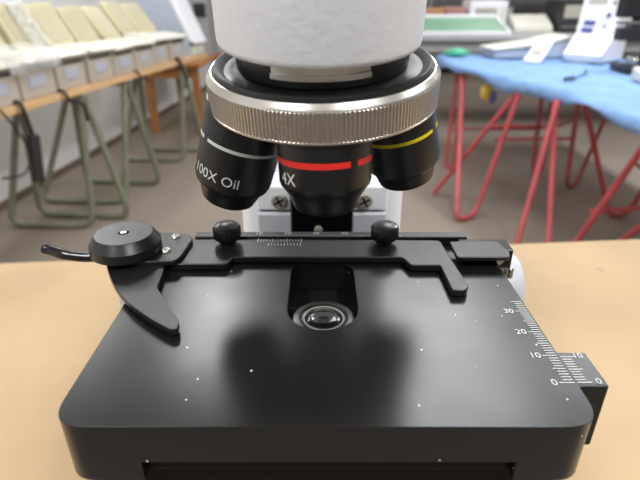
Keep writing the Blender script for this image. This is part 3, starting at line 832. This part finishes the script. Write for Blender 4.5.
# black instrument at the right edge
t = thing('black_instrument', 'black multi-armed instrument on the blue table at the right photo edge', 'lab instrument', (1.89, 3.10, CZ)); OX = -.13
bm = nb(); prism(bm, rrect(1.90,2.14,3.05,3.40,.03), CZ+.001, CZ+.035); bmesh.ops.translate(bm, verts=bm.verts[:], vec=(OX,-.16,0)); obj('base', bm, M['dark_metal'], t, bevel=.006)
bm = nb(); tube(bm, [(2.06,3.28,CZ+.034),(2.06,3.28,CZ+.46)], .035, 16); bmesh.ops.translate(bm, verts=bm.verts[:], vec=(OX,-.16,0)); obj('column', bm, M['dark_metal'], t)
bm = nb(); box(bm, 1.82, 2.10, 3.20, 3.27, CZ+.17, CZ+.24); bmesh.ops.translate(bm, verts=bm.verts[:], vec=(OX,-.16,0)); obj('arm', bm, M['dark_metal'], t, bevel=.008)
bm = nb(); box(bm, 1.80, 2.12, 3.19, 3.27, CZ+.29, CZ+.40); bmesh.ops.translate(bm, verts=bm.verts[:], vec=(OX,-.16,0)); obj('upper_arm', bm, M['slot'], t, bevel=.01)
bm = nb(); box(bm, 1.81, 2.11, 3.20, 3.26, CZ+.255, CZ+.272); bmesh.ops.translate(bm, verts=bm.verts[:], vec=(OX,-.16,0)); obj('rail', bm, M['steel'], t, bevel=.003)
bm = nb(); tube(bm, [(1.98,3.16,CZ+.05),(1.98,3.14,CZ+.16)], .045, 20); bmesh.ops.translate(bm, verts=bm.verts[:], vec=(OX,-.16,0)); obj('motor', bm, M['slot'], t, bevel=.006)
for x, z in ((1.90,.07),(2.08,.12),(2.10,.34)):
    bm = nb(); T = Matrix.Translation((x,3.13,CZ+z)) @ Matrix.Rotation(PI/2,4,'X'); lathe(bm, [(0,-.06),(.02,-.06),(.022,.01),(.015,.02),(0,.02)], 20, T); bmesh.ops.translate(bm, verts=bm.verts[:], vec=(OX,-.16,0)); obj('knob', bm, M['steel'], t)
# pale keyboard-like box, near right
t = thing('pale_unit', 'pale grey flat unit on the blue cloth at the right photo edge', 'control unit', (1.72, 2.62, CZ))
bm = nb(); prism(bm, [(-.10,0),(.12,0),(.12,.06),(-.10,.035)], -.12, .12, xM(1.76,2.66,CZ+.001,deg(-14)) @ side); u_ = obj('body', bm, M['cream2'], t, bevel=.006)
bm = nb(); box(bm, -.09, .09, -.06, .07, .046, .050, xM(1.76,2.66,CZ+.001,deg(-14)) @ Matrix.Rotation(deg(6.5),4,'X')); obj('key_panel', bm, M['lid_grey'], u_)
cord('probe_cable', 'black probe with a thin lead lying on the blue cloth', [(1.32,2.72,CZ+.006),(1.40,2.82,CZ+.010),(1.52,2.98,CZ+.006),(1.58,3.12,CZ+.006)], .004, plug=((1.27,2.70,CZ+.012),(1.33,2.73,CZ+.012), .011))

# ------------------------------------------------------------------ far table behind the blue one
table('far_table', 'pale far table loaded with boxes behind the blue table', .78, 3.9, 4.6, 5.9, .85, .035, .06, M['grey_metal'], M['grey_metal'])
# tray with green bottom
t = thing('green_tray', 'large shallow white tray lined in green, tilted up on the far table', 'tray', (1.2, 4.9, .85))
T = Matrix.Translation((1.22, 4.62, .853)) @ Matrix.Rotation(deg(13), 4, 'X')
bm = nb(); box(bm, -.40, .40, .02, .50, 0, .012, T); obj('liner', bm, M['green'], t)
for a_ in ((-.42,.42,0,.02),(-.42,.42,.50,.54),(-.42,-.40,.02,.50),(.40,.42,.02,.50)):
    bm = nb(); box(bm, *a_, 0, .035, T); obj('rim', bm, M['white'], t, bevel=.003)
bm = nb(); box(bm, .86, 1.56, 5.06, 5.12, .8505, .94); obj('stand', bm, M['lid_grey'], t, bevel=.002)
simple_box('card_box', 'brown cardboard box left of the pink one on the far table', 'box', 1.02, 1.20, 5.3, 5.6, .85, .20, M['card'], M['card'])
simple_box('card_box', 'faded pink cardboard box beside the white framed monitor', 'box', 1.22, 1.40, 5.3, 5.6, .85, .21, M['pink'], M['pink'])
t = thing('monitor', 'white framed square monitor on the far table', 'monitor', (1.60, 5.4, .85))
bm = nb(); box(bm, 1.44, 1.80, 5.28, 5.60, .8505, 1.12); mb = obj('case', bm, M['white'], t, bevel=.012)
bm = nb(); box(bm, 1.49, 1.70, 5.274, 5.2805, .89, 1.06); obj('screen', bm, M['lid_grey'], mb)
bm = nb(); box(bm, 1.73, 1.78, 5.274, 5.2805, .89, 1.07); obj('button_strip', bm, M['cream2'], mb)
t = thing('round_device', 'white rounded device left of the boxes on the far table', 'device', (.88, 5.4, .85))
bm = nb(); lathe(bm, [(0,.0005),(.10,.0005),(.11,.02),(.105,.16),(.07,.24),(0,.26)], 36, Matrix.Translation((.89,5.42,.85))); obj('body', bm, M['white'], t)
bm = nb(); lathe(bm, [(.111,.05),(.113,.05),(.113,.08),(.111,.08)], 36, Matrix.Translation((.89,5.42,.85))); obj('band', bm, M['lid_grey'], t)
t = thing('desk_unit', 'cream keyed unit beside the monitor on the far table', 'office machine', (2.00, 5.3, .85))
bm = nb(); prism(bm, [(-.16,0),(.18,0),(.18,.14),(.06,.15),(-.16,.05)], -.18, .18, xM(2.03,5.30,.8505) @ side); mb = obj('body', bm, M['cream2'], t, bevel=.008)
bm = nb(); box(bm, -.13, .13, -.12, .03, .078, .084, xM(2.03,5.30,.8505) @ Matrix.Rotation(deg(23),4,'X')); obj('keypad', bm, M['slot'], mb)
xs = (2.40, 2.78, 3.16, 3.52)
for i, x in enumerate(xs):
    lab = ['dark grey instrument nearest the cream keyed unit on the far table', 'dark instrument second along from the cream keyed unit, far table', 'dark instrument third along, far table behind the white wedge instrument', 'last dark instrument at the right end of the far table'][i]
    t = thing('dark_instrument', lab, 'lab instrument', (x, 5.3, .85), 'dark instruments on the far table')
    hh = (.28,.42,.36,.44)[i]
    bm = nb(); box(bm, x-.15, x+.15, 5.12, 5.5, .8505, .85+hh); mb = obj('case', bm, M['dark_metal'], t, bevel=.01)
    bm = nb(); box(bm, x-.12, x+.06, 5.114, 5.1205, .85+hh*.45, .85+hh*.85); obj('panel', bm, M['lid_grey'], mb)
    bm = nb(); box(bm, x-.13, x+.13, 5.10, 5.1205, .89, .91); obj('front_rail', bm, M['steel'], mb, bevel=.003)
# back shelf unit along the far wall
t = thing('storage_shelf', 'long grey storage shelf against the far wall, right of the head tube', 'shelf', (2.6, 8.9, 0))
for z in (.10, .62, 1.14, 1.66):
    bm = nb(); box(bm, .5, 5.4, 8.6, 9.2, z, z+.03); obj('shelf_board', bm, M['grey_metal'], t)
for x in (.5, 1.7, 2.9, 4.1, 5.36):
    bm = nb(); box(bm, x-.001, x+.04, 8.575, 8.60, 0, 1.9); obj('upright', bm, M['grey_metal'], t)
rnd = random.Random(3)
k = 0
desc = ['white','dark','tan','grey','pale']
ms_ = [M['white'], M['dark_metal'], M['card'], M['bluegrey'], M['cream2']]
places = ['first','second','third','fourth','fifth','sixth','seventh','eighth','ninth','tenth','eleventh']
for row, z in (('lower', .65),):
    x = .60; n_ = 0
    while x < 5.0 and n_ < 11:
        w = rnd.uniform(.22,.42); h = rnd.uniform(.18,.40); c_ = rnd.randrange(5)
        simple_box('storage_box', '%s storage box, %s from the left on the far wall shelf' % (desc[c_], places[n_]), 'box', x, x+w, 8.65, 9.0, z, h, ms_[c_], ms_[(c_+4) % 5], 'boxes on the far storage shelf')
        x += w+rnd.uniform(.03,.14); n_ += 1

# ------------------------------------------------------------------ light: ceiling tubes
def area(name, loc, size, e, col=(1,.97,.93), rot=(0,0,0)):
    l = bpy.data.lights.new(name, 'AREA'); l.shape = 'RECTANGLE'; l.size, l.size_y = size; l.energy = e; l.color = col
    o = bpy.data.objects.new(name, l); COL.objects.link(o); o.location = loc; o.rotation_euler = rot
for x, y, e, sx, sy in ((-1.0,-.9,40,.35,1.5),(.9,-.9,44,.35,1.5),(-1.75,3.2,20,.35,1.5),(-.72,2.8,15,.30,1.0),(.72,2.45,30,.8,1.7),(2.15,3.1,60,.3,1.4),(3.0,.8,26,.35,1.5),(-.6,6.2,18,.35,1.5),(2.2,6.4,22,.35,1.5),(4.6,5.0,24,.35,1.5)):
    area('ceiling tube', (x, y, 2.93), (sx, sy), e, (.97,.985,1))
w = bpy.data.worlds.new('world'); SC.world = w; w.use_nodes = True
w.node_tree.nodes['Background'].inputs[0].default_value = (.75,.8,.9,1); w.node_tree.nodes['Background'].inputs[1].default_value = .3
vs = SC.view_settings
vs.view_transform = 'Standard'; vs.look = 'None'; vs.gamma = 1; vs.use_curve_mapping = False; vs.exposure = 0.5
